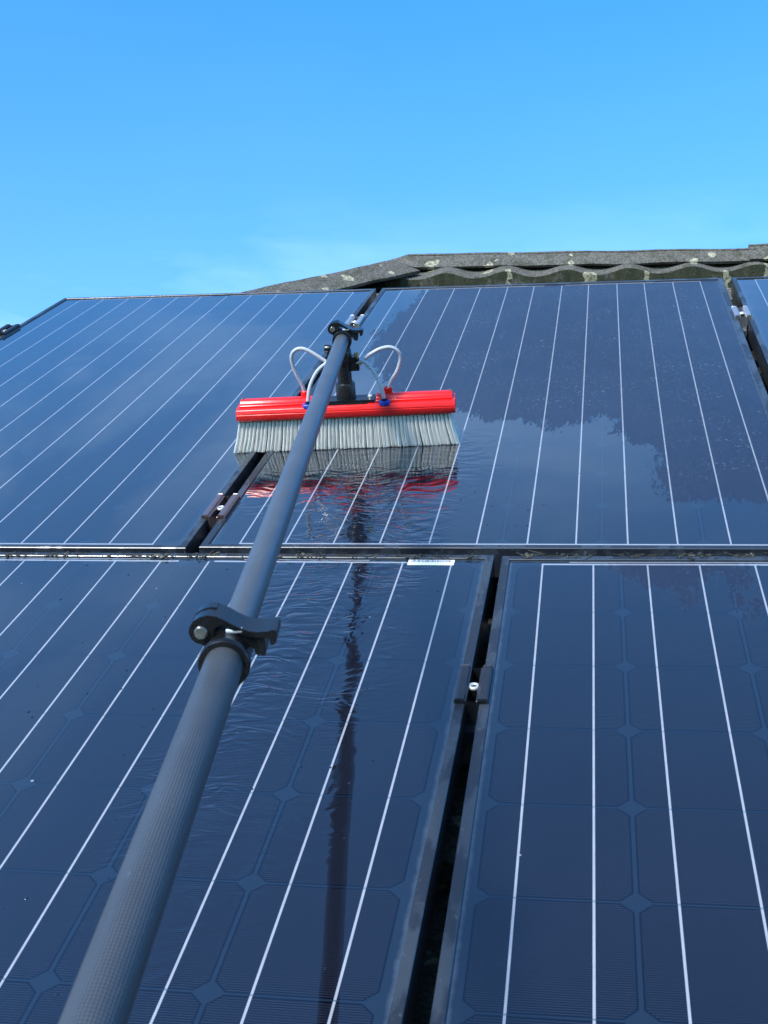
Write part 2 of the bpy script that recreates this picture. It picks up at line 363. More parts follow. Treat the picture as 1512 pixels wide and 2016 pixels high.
def extrude_poly(bm, pts, a, b, M=None):
    """polygon in local XY extruded along Z from a to b"""
    lo = [bm.verts.new((x, y, a)) for x, y in pts]; hi = [bm.verts.new((x, y, b)) for x, y in pts]
    n = len(pts)
    bm.faces.new(lo[::-1]); bm.faces.new(hi)
    for k in range(n): bm.faces.new((lo[k], lo[(k+1) % n], hi[(k+1) % n], hi[k]))
    if M is not None: bmesh.ops.transform(bm, matrix=M, verts=lo+hi)
    return lo+hi
def spline(pts, n=10):
    P = [Vector(p) for p in pts]; P = [P[0]*2-P[1]] + P + [P[-1]*2-P[-2]]; out = []
    for i in range(1, len(P)-2):
        p0, p1, p2, p3 = P[i-1], P[i], P[i+1], P[i+2]
        for k in range(n):
            t = k/n
            out.append(0.5*((2*p1)+(-p0+p2)*t+(2*p0-5*p1+4*p2-p3)*t*t+(-p0+3*p1-3*p2+p3)*t**3))
    out.append(P[-2]); return out
def tube(bm, pts, r, seg=12, rin=None):
    T = []
    for i in range(len(pts)):
        a = pts[max(0, i-1)]; b = pts[min(len(pts)-1, i+1)]; T.append((b-a).normalized())
    up = Vector((0.3, 0.2, 1)).normalized(); X = T[0].cross(up).normalized()
    def rings(rad):
        nonlocal X
        X_ = X; out = []
        for p, t in zip(pts, T):
            X_ = (X_-t*X_.dot(t)).normalized(); Y_ = t.cross(X_)
            out.append([bm.verts.new(p+X_*rad*math.cos(2*math.pi*k/seg)+Y_*rad*math.sin(2*math.pi*k/seg)) for k in range(seg)])
        return out
    ro = rings(r)
    for a, b in zip(ro, ro[1:]):
        for k in range(seg): bm.faces.new((a[k], a[(k+1) % seg], b[(k+1) % seg], b[k]))
    if rin:
        ri = rings(rin)
        for a, b in zip(ri, ri[1:]):
            for k in range(seg): bm.faces.new((a[k], b[k], b[(k+1) % seg], a[(k+1) % seg]))
        for A, B in ((ro[0], ri[0]), (ro[-1], ri[-1])):
            for k in range(seg): bm.faces.new((A[k], B[k], B[(k+1) % seg], A[(k+1) % seg]))
    else:
        bm.faces.new(ro[0][::-1]); bm.faces.new(ro[-1])

# ------------------------------------------------------------------ ground and house
bm = bmesh.new(); s = 600
f = bm.faces.new([bm.verts.new(p) for p in ((-s, -s, 0), (s, -s, 0), (s, s, 0), (-s, s, 0))])
g = build('ground', bm, MAT['ground']); g.location = (0, 0, -3.4); tag(g, kind='structure')

house = empty('house', RX @ Matrix.Identity(4))
tag(house, 'house with a hipped roof of grey lichen-spotted interlocking tiles behind the solar panels', 'house')
HR = Matrix.Translation((0, 2.2, 0)) @ Matrix.Rotation(R(-1.2), 4, 'Z') @ Matrix.Translation((0, -2.2, 0))
HIP0 = Vector((-0.560, 2.145)); HD = Vector((-0.688, -0.726))
def hipu(v): return HIP0.x + (v-HIP0.y)/HD.y*HD.x
bm = bmesh.new()
PER = 0.1725; PH = -0.0015
def wave(u):
    c = 0.5+0.5*math.cos(2*math.pi*(u-PH)/PER)
    return c**1.25
GA = 0.335; V0 = 2.200
for k in range(0, 13):
    va = V0-k*GA; vb = min(va+GA+0.05, 2.31)
    if k == 0: vb = 2.31
    u0 = hipu(va)-0.02; nu = int((3.2-u0)/(PER/12)); us = [3.2-i*PER/12 for i in range(nu+1)]
    rows = []
    for j, (v, dz) in enumerate(((va+0.002, -0.060 if k == 0 else -0.028), (va, 0.0), (va+0.006, 0.003), (va+0.07, -0.006 if k else 0.006), (vb, -0.055 if k else 0.004))):
        row = []
        for u in us:
            jit = 0.0015*math.sin(u*71+k)+0.001*math.sin(u*173+k*3)
            row.append(bm.verts.new((u, v+(jit if j < 3 else 0), -0.112+0.018*wave(u)+dz+0.008)))
        rows.append(row)
    for j in range(len(rows)-1):
        for i in range(len(us)-1):
            # leave out what lies beyond the hip
            um = us[i+1]; vm_ = rows[j][i].co.y
            if um < hipu(vm_)-0.07: continue
            fc = bm.faces.new((rows[j][i], rows[j][i+1], rows[j+1][i+1], rows[j+1][i])); fc.material_index = 1 if j == 0 else 0; fc.smooth = j > 0
bmesh.ops.transform(bm, matrix=HR, verts=bm.verts)
build('roof_tiles', bm, [MAT['tile'], MAT['mossy']], house)
# mortar bedding under the ridge tiles
bm = bmesh.new(); nu = 260; prev = None
for i in range(nu+1):
    u = -0.455+3.5*i/nu; vl = 2.272-0.064*(u+0.445)+0.034+random.gauss(0, 0.0012)
    col_ = [bm.verts.new((u, vl+dv+random.gauss(0, 0.0008), nn)) for dv, nn in ((-0.026, -0.112), (-0.012, -0.096), (0.000, -0.086), (0.02, -0.078))]
    if prev:
        for a_, b_, c_, d_ in zip(prev, prev[1:], col_[1:], col_): bm.faces.new((a_, b_, c_, d_))
    prev = col_
build('mortar', bm, MAT['tile'], house, smooth=True)
# the other slopes of the hipped roof
FD = Vector((0, 0.5, -0.866))             # down the back slope, in roof coordinates
bm = bmesh.new()
e0 = hipu(-1.9)
ra = Vector((-0.42, 2.32, -0.120)); rb = Vector((3.2, 2.32, -0.120)); el = Vector((e0, -1.9, -0.115))
bk = 4.9
Lb = RX.inverted() @ (RX @ el + Vector((0, 7.3, 0)))
v_ = [bm.verts.new(p) for p in (ra, rb, rb+FD*bk, Lb, el)]
bm.faces.new((v_[0], v_[1], v_[2], v_[3])); bm.faces.new((v_[0], v_[3], v_[4]))
bmesh.ops.transform(bm, matrix=HR, verts=bm.verts)
build('back_roof', bm, MAT['tile'], house)
def cap_tile(name, top0, top1, bot1, bot0, mid0, far, th=0.009):
    """angle tile: near leg from the crest line top0-top1 down to bot0-bot1, far leg hanging the other way"""
    bm = bmesh.new()
    near = [Vector(p) for p in ([top0, top1, bot1, bot0] + ([mid0] if mid0 else []))]
    fr = [near[0], near[1], near[1]+far, near[0]+far]
    for poly in (near, fr):
        nrm = (poly[1]-poly[0]).cross(poly[2]-poly[1]).normalized()
        if nrm.z < 0: nrm = -nrm
        hi = [bm.verts.new(p) for p in poly]; lo = [bm.verts.new(p-nrm*th) for p in poly]
        bm.faces.new(hi); bm.faces.new(lo[::-1])
        for k in range(len(poly)): bm.faces.new((lo[k], lo[(k+1) % len(poly)], hi[(k+1) % len(poly)], hi[k]))
    bmesh.ops.triangulate(bm, faces=[f for f in bm.faces if len(f.verts) > 4])
    bmesh.ops.subdivide_edges(bm, edges=[e for e in bm.edges if e.calc_length() > 0.3], cuts=14)
    for v in bm.verts:
        a_ = v.co.x*23; v.co += Vector((0, 0.0012*math.sin(a_*1.3)+random.gauss(0, 0.0006), 0.0010*math.sin(a_+1)+random.gauss(0, 0.0006)))
    return build(name, bm, MAT['tile'], house)
RS = Vector((0, 0.03, -0.16))
def T_(u, v, n): return Vector((u, v, n))
cap_tile('ridge_tile', T_(-0.468, 2.334, -0.052), T_(0.524, 2.248, -0.052), T_(0.524, 2.210, -0.080), T_(-0.445, 2.272, -0.080), T_(-0.519, 2.323, -0.066), RS)
cap_tile('ridge_tile', T_(0.500, 2.262, -0.044), T_(1.50, 2.176, -0.044), T_(1.50, 2.128, -0.074), T_(0.500, 2.205, -0.074), None, RS)
cap_tile('ridge_tile', T_(1.48, 2.168, -0.052), T_(2.48, 2.082, -0.052), T_(2.48, 2.030, -0.080), T_(1.48, 2.118, -0.080), None, RS)
hs = Vector((-0.05, 0.05, -0.13))
for i in range(5):
    z_ = -0.006 if i % 2 else 0.0
    a = Vector((-0.506, 2.278)) + HD*(i*0.62 - (0.01 if i else 0)); b_ = a + HD*0.64
    c0 = Vector((-0.541, 2.122)) + HD*(i*0.62 - 0.17 - (0.01 if i else 0)); c1 = c0 + HD*(0.64)
    cap_tile('hip_tile', T_(a.x, a.y, -0.056+z_), T_(b_.x, b_.y, -0.056+z_), T_(c1.x, c1.y, -0.084+z_), T_(c0.x, c0.y, -0.084+z_), None, hs)
# walls and gutter, upright in the world
IW = RX.inverted()
bm = bmesh.new(); box(bm, -4.0, 3.1, -1.25, 5.2, -3.4, -1.02, IW); build('wall', bm, MAT['wall'], house)
bm = bmesh.new()
pf = [(0.055*math.cos(a), 0.055*math.sin(a)) for a in np.linspace(math.pi, 2*math.pi, 13)] + [(0.052*math.cos(a), 0.052*math.sin(a)) for a in np.linspace(2*math.pi, math.pi, 13)]
extrude_poly(bm, pf, -4.3, 3.2, IW @ Matrix.Translation((0, -1.70, -1.12)) @ Matrix(((0, 0, 1, 0), (1, 0, 0, 0), (0, 1, 0, 0), (0, 0, 0, 1))))
build('gutter', bm, MAT['white'], house)

# ------------------------------------------------------------------ solar panels
PW, PL = 0.808, 1.575
def sdf_poly(px, py, poly):
    P = np.array(poly); n = len(P); d2 = np.full(px.shape, 1e9); ins = np.zeros(px.shape, bool)
    for i in range(n):
        a = P[i]; b_ = P[(i+1) % n]; e = b_-a
        wx, wy = px-a[0], py-a[1]; t = np.clip((wx*e[0]+wy*e[1])/(e@e), 0, 1)
        d2 = np.minimum(d2, (wx-t*e[0])**2+(wy-t*e[1])**2)
        c = ((a[1] > py) != (b_[1] > py)) & (px < (b_[0]-a[0])*(py-a[1])/(b_[1]-a[1]+1e-12)+a[0]); ins ^= c
    return np.where(ins, 1, -1)*np.sqrt(d2)
DRY_M = [(-.372,1.05),(-.345,.935),(-.302,.845),(-.275,.762),(-.244,.714),(-.180,.711),(-.145,.636),(-.118,.62),(-.089,.583),(-.047,.59),(-.003,.561),(.022,.534),(.047,.546),(.095,.592),(.120,.569),(.135,.468),(.173,.443),(.175,.397),(.179,.289),(.194,.23),(.21,.22),(.247,.211),(.275,.22),(.322,.21),(.45,.20),(.45,1.7),(-.30,1.7),(-.35,1.4),(-.372,1.2)]
DRY_R = [(.106,.03),(.11,-.007),(.134,-.029),(.142,-.05),(.163,-.064),(.179,-.084),(.192,-.11),(.214,-.09),(.219,-.049),(.241,-.034),(.242,-.089),(.258,-.134),(.269,-.102),(.276,-.034),(.278,.03)]
def ripple_f(U, V):
    # film disturbed under and below the brush
    a = np.exp(-((U+0.27)/0.17)**4)*np.where(V > 0.47, np.exp(-((V-0.47)/0.05)**2), 1)
    down = np.clip((V+0.05)/0.55, 0, 1)
    return a*down**1.2
def streak_f(U, V):
    c = -0.22+0.04*V
    a = np.exp(-((U-c)/0.095)**4)
    f_ = np.interp(V, [-1.2, -0.75, -0.45, -0.25, 0.35, 0.48], [0.25, 0.42, 0.80, 1.1, 1.0, 0.0])
    return a*f_
def make_panel(u0, v0, th, label, drypoly=None, wet=False, n=0.0):
    M = Matrix.Translation((u0, v0, n)) @ Matrix.Rotation(th, 4, 'Z')
    e = empty('solar_panel', RX @ M); tag(e, label, 'solar panel', 'black framed solar panels on the roof')
    # frame: mitred ring
    bm = bmesh.new()
    prof = [(0.025, -0.0395), (0.0006, -0.0395), (0, -0.0389), (0, 0.0018), (0.0007, 0.0025), (0.0098, 0.0025), (0.0105, 0.0018), (0.0105, -0.002)]
    rings = []
    for o_, z in prof:
        rings.append([bm.verts.new(p) for p in ((o_, o_, z), (PW-o_, o_, z), (PW-o_, PL-o_, z), (o_, PL-o_, z))])
    for a, b_ in zip(rings, rings[1:]):
        for k in range(4): bm.faces.new((a[k], a[(k+1) % 4], b_[(k+1) % 4], b_[k]))
    build('frame', bm, MAT['frame'], e)
    # glass laminate as a fine grid so that wet and dry areas can be stored on it
    st = 0.008 if (drypoly or wet) else 0.1
    xs = np.linspace(0.0104, PW-0.0104, int(PW/st)+1); ys = np.linspace(0.0104, PL-0.0104, int(PL/st)+1)
    X, Y = np.meshgrid(xs, ys); nx, ny = len(xs), len(ys)
    co = np.stack([X.ravel(), Y.ravel(), np.zeros(X.size)], 1)
    idx = np.arange(nx*ny).reshape(ny, nx)
    F = np.stack([idx[:-1, :-1].ravel(), idx[:-1, 1:].ravel(), idx[1:, 1:].ravel(), idx[1:, :-1].ravel()], 1)
    # closed back
    k = len(co); co = np.vstack([co, [[xs[0], ys[0], -.005], [xs[-1], ys[0], -.005], [xs[-1], ys[-1], -.005], [xs[0], ys[-1], -.005]]])
    faces = F.tolist()+[[k+3, k+2, k+1, k]]
    me = bpy.data.meshes.new('glass'); me.from_pydata(co.tolist(), [], faces); me.update()
    ct, sn = math.cos(th), math.sin(th)
    U = u0+co[:, 0]*ct-co[:, 1]*sn; V = v0+co[:, 0]*sn+co[:, 1]*ct
    dry = sdf_poly(U, V, drypoly) if drypoly else np.full(len(co), -1.0)
    for nm, val in (('dry', dry), ('ripple', ripple_f(U, V) if wet else np.zeros(len(co))), ('streak', streak_f(U, V) if wet else np.zeros(len(co)))):
        at = me.attributes.new(nm, 'FLOAT', 'POINT'); at.data.foreach_set('value', val.astype(np.float32))
    me.materials.append(MAT['cells'])
    o = bpy.data.objects.new('glass', me); COL.objects.link(o); o.parent = e
    return e
pA = make_panel(-1.2580, 0.0480, -0.0019, 'upper row solar panel at the left, evenly wet, its left edge against the sky')
pM = make_panel(-0.4320, 0.0500, 0.0, 'upper middle solar panel, brush standing on it, dusty patch at its right', DRY_M, True)
pN = make_panel(0.3970, 0.0500, 0.0, 'upper row solar panel at the right edge, only a narrow strip of it in view')
pL = make_panel(-0.8485, -1.5440, -0.0035, 'lower row solar panel at the left, under the long pole, with a white barcode label', None, True)
pR = make_panel(-0.0120, -1.5500, 0.0080, 'lower row solar panel at the right with ragged dry patches along its top', DRY_R)
# pR pivots about its middle
ML = pL.matrix_world.inverted()
# barcode label on the lower left panel
lab_bm = bmesh.new(); ux0, ux1 = 0.7000, 0.7590; vy = 1.5635
box(lab_bm, ux0, ux1, vy-0.0165, vy-0.001, 0.0002, 0.0006); lb = build('barcode_label', lab_bm, MAT['label'], pL)
ink = bmesh.new(); x = ux0+0.004
while x < ux1-0.004:
    wbar = random.choice((0.0003, 0.0005, 0.0008)); box(ink, x, x+wbar, vy-0.0085, vy-0.002, 0.0006, 0.00075); x += wbar+random.choice((0.0004, 0.0006, 0.0010))
build('barcode', ink, MAT['ink'], lb)

# ------------------------------------------------------------------ rails and clamps
for v, a, b_, lab in ((0.208, -1.36, 1.2, 'aluminium rail running under the bottom part of the upper panels'), (1.300, -1.36, 1.2, 'aluminium rail running under the top part of the upper panels'),
                 (-0.310, -0.84, 0.78, 'aluminium rail running under the top part of the lower panels')):
    bm = bmesh.new(); box(bm, a, b_, v-0.018, v+0.018, -0.078, -0.0405); bevel(bm, 0.002, 1)
    o = build('mounting_rail', bm, MAT['rail']); o.matrix_world = RX; tag(o, lab, 'rail', 'mounting rails under the panels')
def make_clamp(u, v, L, mat, label, rot=0.0, hw=0.0172, inner=0.0068, hz=0.006):
    e = empty('panel_clamp', RX @ Matrix.Translation((u, v, 0.0026)) @ Matrix.Rotation(rot, 4, 'Z')); tag(e, label, 'clamp', 'clamps holding the panels')
    t = 0.0020
    # channel cross section in (x, z)
    R_ = [(inner, -0.024), (inner, hz-0.0015), (inner+0.0015, hz), (hw-0.003, hz), (hw-0.001, hz-0.001), (hw, hz-0.003), (hw, 0.0004), (hw-t, 0.0004), (hw-t, hz-0.0035), (hw-0.004, hz-t), (inner-t*0-0.0+0.0025, hz-t), (inner-t+0.0, hz-t-0.001), (inner-t, -0.024+t)]
    pts = R_ + [(-x_, z_) for x_, z_ in R_[::-1]]
    # close: base web between the two walls
    pts = [(x_, z_) for x_, z_ in R_] + [(-x_, z_) for x_, z_ in R_[::-1]]
    bm = bmesh.new()
    Mx = Matrix(((1, 0, 0, 0), (0, 0, -1, 0), (0, 1, 0, 0), (0, 0, 0, 1)))
    extrude_poly(bm, pts, -L/2, L/2, Mx)
    bevel(bm, 0.0004, 1)
    build('channel', bm, mat, e)
    bm = bmesh.new()
    lathe(bm, [(0.0028, -0.0215), (0.0028, -0.010), (0.0056, -0.010), (0.0056, 0.0008)], None, 24)
    bo = build('bolt', bm, MAT['blackg'], e, smooth=False)
    bm = bmesh.new()
    lathe(bm, [(0.0026, -0.0008), (0.0028, 0.0010), (0.0034, 0.0020), (0.0055, 0.0020), (0.0062, 0.0012), (0.0062, -0.0008)], None, 24, cap=False)
    build('bolt_head', bm, MAT['ring'], bo, smooth=True)
    bm = bmesh.new(); box(bm, -0.0065, 0.0065, -L/2-0.014, L/2-0.002, -0.036, -0.0242); bevel(bm, 0.0008, 1); build('clamp_nut', bm, MAT['rail'] if mat != MAT['darkclamp'] else MAT['frame'], e)
    return e
make_clamp(-0.4400, 0.188, 0.082, MAT['bronze'], 'bronze clamp between upper panels, the lower one, near the pole and left end of brush')
make_clamp(-0.4405, 1.285, 0.080, MAT['silver'], 'pale clamp between upper panels, just behind the top of the pole')
make_clamp(0.3870, 1.272, 0.080, MAT['silver'], 'pale clamp near the top right corner of the middle upper panel')
make_clamp(-0.0300, -0.307, 0.070, MAT['darkclamp'], 'black clamp between the two lower panels, with a bright round bolt head', rot=0.003)
make_clamp(-1.2640, 1.287, 0.085, MAT['darkclamp'], 'dark clamp at the outer left edge of the left upper panel, against sky')

# ------------------------------------------------------------------ debris in the gap between the rows
bm = bmesh.new()
def blob(c, r, sq=(1, 1, 1)):
    m = Matrix.Translation(c) @ Matrix.Rotation(random.uniform(0, 3.1), 4, 'Z') @ Matrix.Diagonal((r*sq[0], r*sq[1], r*sq[2], 1))
    q = bmesh.ops.create_icosphere(bm, subdivisions=1, radius=1.0, matrix=m)
    for v in q['verts']: v.co += Vector([random.uniform(-.25, .25)*r for _ in range(3)])
for u0, u1, cnt, base in ((-0.80, -0.055, 520, 0.0175), (-0.01, 0.40, 260, 0.024)):
    for _ in range(cnt):
        u = random.uniform(u0, u1); v = random.gauss(base-0.0025+0.008*(u-u0)*(1 if u0 > -0.1 else 0), 0.0035); r = abs(random.gauss(0, 0.0009))+0.0004
        if math.sin(u*37)+math.sin(u*91+1)+random.gauss(0, .5) < 0.3: continue
        blob(Vector((u, v+0.006, 0.003)), r, (random.uniform(1, 3.0), 1, 0.6))
    for _ in range(cnt//5):      # twigs and needles
        u = random.uniform(u0, u1); v = base+random.gauss(0.004, 0.003); L = random.uniform(0.003, 0.012); a = random.gauss(0, 0.5)
        box(bm, -L, L, -0.0003, 0.0003, 0, 0.0006, Matrix.Translation((u, v, 0.0028+random.random()*0.001)) @ Matrix.Rotation(a, 4, 'Z') @ Matrix.Rotation(random.gauss(0, 0.1), 4, 'Y'))
o = build('moss', bm, MAT['moss']); o.matrix_world = RX; tag(o, 'wet moss and plant debris along the gap between the panel rows', 'moss', kind='stuff')

# ------------------------------------------------------------------ beads of water left on the glass
dm = NB('water'); MAT['water'] = dm.set(base=(0.010, 0.016, 0.032), rough=0.02, ior=1.5)
bm = bmesh.new(); nd_ = 0
while nd_ < 130:
    if random.random() < 0.7: u, v = random.uniform(-0.62, -0.06), random.uniform(-1.05, 0.0)
    else: u, v = random.uniform(-0.40, 0.02), random.uniform(0.08, 0.42)
    r_ = random.uniform(0.0006, 0.0019)
    m_ = Matrix.Translation((u, v, 0.0)) @ Matrix.Diagonal((r_, r_*random.uniform(1, 1.7), r_*0.42, 1))
    bmesh.ops.create_uvsphere(bm, u_segments=10, v_segments=6, radius=1.0, matrix=m_); nd_ += 1
o = build('water_beads', bm, MAT['water'], smooth=True); o.matrix_world = RX; tag(o, 'small beads of water left on the wet panels', 'water', kind='stuff')

# ------------------------------------------------------------------ the water-fed pole with its brush
root = empty('cleaning_pole', RX @ Matrix.Translation((-0.3045, 0.4690, 0)) @ Matrix.Rotation(R(5.2), 4, 'Z'))
tag(root, 'long grey telescopic pole ending in a wide red brush with white bristles', 'cleaning pole')
TOL = root.matrix_world.inverted() @ RX          # roof coordinates -> brush coordinates
A0 = Vector((-0.2351, 0, 0.2245)); D = Vector((-0.13209351, 0.98709845, -0.09048731)).normalized()
RT = Vector((0.991164595, 0.132637646, 0)).normalized(); UP = RT.cross(D); UP = UP if UP.z > 0 else -UP
def pf_(t, spin=0.0):
    """frame at distance t along the pole: x right, y up, z along the pole"""
    o_ = A0+D*t
    m = Matrix(((RT.x, UP.x, D.x, o_.x), (RT.y, UP.y, D.y, o_.y), (RT.z, UP.z, D.z, o_.z), (0, 0, 0, 1)))
    return TOL @ m @ Matrix.Rotation(spin, 4, 'Z')
def section(t0, t1, r, mat, name='pole_section'):
    bm = bmesh.new(); L = t1-t0; n = max(2, int(L/0.1))
    lathe(bm, [(r-0.0015, 0.0)]+[(r, 0.0005)]+[(r, L*k/n) for k in range(1, n)]+[(r, L-0.0005), (r-0.0015, L)], None, 64)
    o_ = build(name, bm, mat, root, pf_(t0)); bsharp(o_, 50); return o_
section(-1.75, -0.795, 0.0121, MAT['pole1']); section(-0.812, 0.440, 0.0108, MAT['pole2']); section(0.425, 0.472, 0.0094, MAT['blackg'])

def lever_clamp(t, k=1.0, pr=0.0121, spin=0.0):
    M0 = pf_(t, spin)
    # collar body around the tube
    bm = bmesh.new()
    lathe(bm, [(pr+0.0003, -0.027), (pr+0.0034, -0.027), (pr+0.0042, -0.026), (pr+0.0042, -0.0225), (pr+0.0030, -0.0215), (pr+0.0024, -0.018), (pr+0.0024, 0.010), (pr+0.0012, 0.012), (pr+0.0003, 0.012)], None, 56, cap=False)
    body = build('lever_clamp', bm, MAT['black'], root, M0); bsharp(body, 40)
    # ears
    bm = bmesh.new()
    def P(l): return [(x*mm*k, y*mm*k) for x, y in l]
    extrude_poly(bm, P([(-14, 4), (-16, 9), (-10, 14), (-3, 17), (-0.5, 15), (-0.5, 9), (-4, 10)]), -0.009*k, 0.010*k)
    extrude_poly(bm, P([(4, 8), (4.2, 15), (9, 14), (16, 9.5), (24, 9.5), (24.6, 4), (23.5, -2.5), (17.5, -1.5), (17, 2.5), (12, 4), (10.8, 3), (10, 6)]), -0.009*k, 0.010*k)
    bevel(bm, 0.0006*k, 2)
    bsharp(build('clamp_ear', bm, MAT['black'], body), 40)
    # lever: S curve with a hooked end and a round cam
    top = [(-23.0, 15.5), (-22.3, 19.5), (-19.5, 23.5), (-15, 26.0), (-10, 27.0), (-5, 26.0), (0, 23.4), (5, 20.0), (10, 17.0), (15, 15.0), (20, 14.2), (26, 14.4), (30, 15.2), (32, 14.5), (32.3, 11), (31.4, 7), (29.8, 5), (27.6, 5.2), (27.4, 8.6), (25.5, 10.2), (20, 10.4), (14, 11.2), (9, 13.4), (4, 16.6), (0, 19.2), (-3.5, 19.5), (-6.6, 17.6), (-7.2, 14.2), (-8.6, 10.8), (-11.4, 8.3), (-15.2, 7.4), (-19.0, 8.8), (-21.8, 11.6)]
    bm = bmesh.new(); extrude_poly(bm, P(top), -0.0105*k, 0.0120*k); bevel(bm, 0.0011*k, 3)
    lv = build('lever', bm, MAT['black'], body); bsharp(lv, 40)
    # raised rib on the lever's back
    bm = bmesh.new(); ribp = [(-22.4, 19.7), (-19.6, 24.0), (-15, 26.6), (-10, 27.7), (-6, 27.2), (-6, 26.0), (-10, 26.3), (-15, 25.2), (-19, 22.5)]
    extrude_poly(bm, P(ribp), 0.002*k, 0.0115*k); bevel(bm, 0.0004*k, 1); bsharp(build('lever_rib', bm, MAT['black'], lv), 40)
    # steel pin head facing the user
    bm = bmesh.new(); lathe(bm, [(0.0043*k, -0.0098*k), (0.0043*k, -0.0118*k), (0.0038*k, -0.0124*k), (0.0014*k, -0.0126*k)][::-1], Matrix.Translation((-0.0152*k, 0.0158*k, 0)), 32)
    bsharp(build('pin', bm, MAT['steel'], body), 40)
    # tightening bolt across the slot
    bm = bmesh.new(); rotx = Matrix.Translation((0.0005*k, 0.0150*k, -0.0085*k)) @ Matrix.Rotation(R(90), 4, 'Y')
    lathe(bm, [(0.0021*k, 0.0), (0.0021*k, 0.010*k)], rotx, 16); bsharp(build('tension_bolt', bm, MAT['ring'], body), 40)
lever_clamp(-0.785, 1.0, 0.0121)
lever_clamp(0.440, 0.98, 0.0108, R(-3))

# angled neck that drops from the pole end to the brush
bm = bmesh.new(); CX = 0.0022
T0 = Matrix.Translation((CX, 0, 0))
lathe(bm, [(0.0145, 0.076), (0.0155, 0.0765), (0.0155, 0.1030), (0.0146, 0.1042), (0.0125, 0.1042), (0.0118, 0.1046), (0.0112, 0.1090), (0.0112, 0.1360), (0.0128, 0.1365), (0.0136, 0.1375), (0.0136, 0.1560), (0.0128, 0.1570), (0.0122, 0.1575), (0.0122, 0.1830), (0.0100, 0.1875), (0.0050, 0.1900)], T0, 48)
neck = build('neck', bm, MAT['blackg'], root); bsharp(neck, 40)
bm = bmesh.new(); box(bm, -0.042, 0.048, -0.0150, 0.0150, 0.0745, 0.0782); bevel(bm, 0.0012, 2); box(bm, -0.030, 0.036, -0.0195, 0.0185, 0.0728, 0.0747)
bsharp(build('mounting_plate', bm, MAT['blackg'], neck), 40)
for x_ in (-0.035, 0.0405):
    bm = bmesh.new(); lathe(bm, [(0.0042, 0.0782), (0.0042, 0.0800), (0.0030, 0.0818), (0.0008, 0.0822)], Matrix.Translation((x_, 0.002, 0)), 20); bsharp(build('screw', bm, MAT['ring'], neck), 40)
bm = bmesh.new(); lathe(bm, [(0.0060, 0.0), (0.0066, 0.001), (0.0066, 0.009), (0.0045, 0.0098), (0.0045, 0.016)][::1], Matrix.Translation((CX-0.028, -0.004, 0.161)) @ Matrix.Rotation(R(90), 4, 'Y'), 14)
lathe(bm, [(0.0035, 0.0), (0.0035, 0.012)], Matrix.Translation((CX-0.022, -0.004, 0.150)), 14)
bsharp(build('angle_knob', bm, MAT['black'], neck), 35)
bm = bmesh.new(); box(bm, CX+0.010, CX+0.0245, -0.007, 0.007, 0.124, 0.1435); box(bm, CX+0.011, CX+0.021, -0.009, 0.009, 0.141, 0.147); bevel(bm, 0.0012, 2)
bsharp(build('manifold', bm, MAT['black'], neck), 40)
bm = bmesh.new(); lathe(bm, [(0.0026, 0), (0.0026, 0.006), (0.0036, 0.0065), (0.0036, 0.010), (0.0020, 0.011)], Matrix.Translation((CX+0.0215, -0.004, 0.1425)), 18)
lathe(bm, [(0.0018, 0), (0.0018, 0.006)], Matrix.Translation((CX+0.0225, -0.005, 0.134)) @ Matrix.Rotation(R(90), 4, 'Y'), 14)
bsharp(build('brass_fitting', bm, MAT['brass'], neck), 40)

# brush body
YZX = Matrix(((0, 0, 1, 0), (1, 0, 0, 0), (0, 1, 0, 0), (0, 0, 0, 1)))      # local XY -> (y, z), extrude along x
bm = bmesh.new()
prof = [(-0.0255, 0.0540), (-0.0265, 0.0555), (-0.0265, 0.0640), (-0.0258, 0.0646), (-0.0258, 0.0654), (-0.0262, 0.0662), (-0.0252, 0.0690), (-0.0215, 0.0700), (-0.0205, 0.0712), (-0.0200, 0.0728), (0.0200, 0.0728), (0.0245, 0.0700), (0.0262, 0.0690), (0.0262, 0.0540)]
extrude_poly(bm, prof, -0.1735, 0.1755, YZX); bevel(bm, 0.0006, 2, 50)
body = build('brush_body', bm, MAT['red'], root); bsharp(body, 35)
for x0, x1 in ((-0.1690, -0.0470), (0.0500, 0.1710)):
    bm = bmesh.new()
    extrude_poly(bm, [(-0.0120, 0.0727), (-0.0120, 0.0752), (-0.0108, 0.0764), (-0.0060, 0.0768), (-0.0048, 0.0778), (-0.0030, 0.0806), (-0.0010, 0.0815), (0.0100, 0.0815), (0.0120, 0.0806), (0.0130, 0.0780), (0.0180, 0.0765), (0.0185, 0.0727)], x0, x1, YZX)
    bevel(bm, 0.0007, 2, 40); bsharp(build('top_rail', bm, MAT['red'], body), 35)
for x_ in (-0.1655, 0.1675):
    bm = bmesh.new(); lathe(bm, [(0.0022, 0.0800), (0.0022, 0.0830), (0.0014, 0.0842), (0.0003, 0.0845)], Matrix.Translation((x_, 0.006, 0)), 16); bsharp(build('end_screw', bm, MAT['bronze'], body), 40)
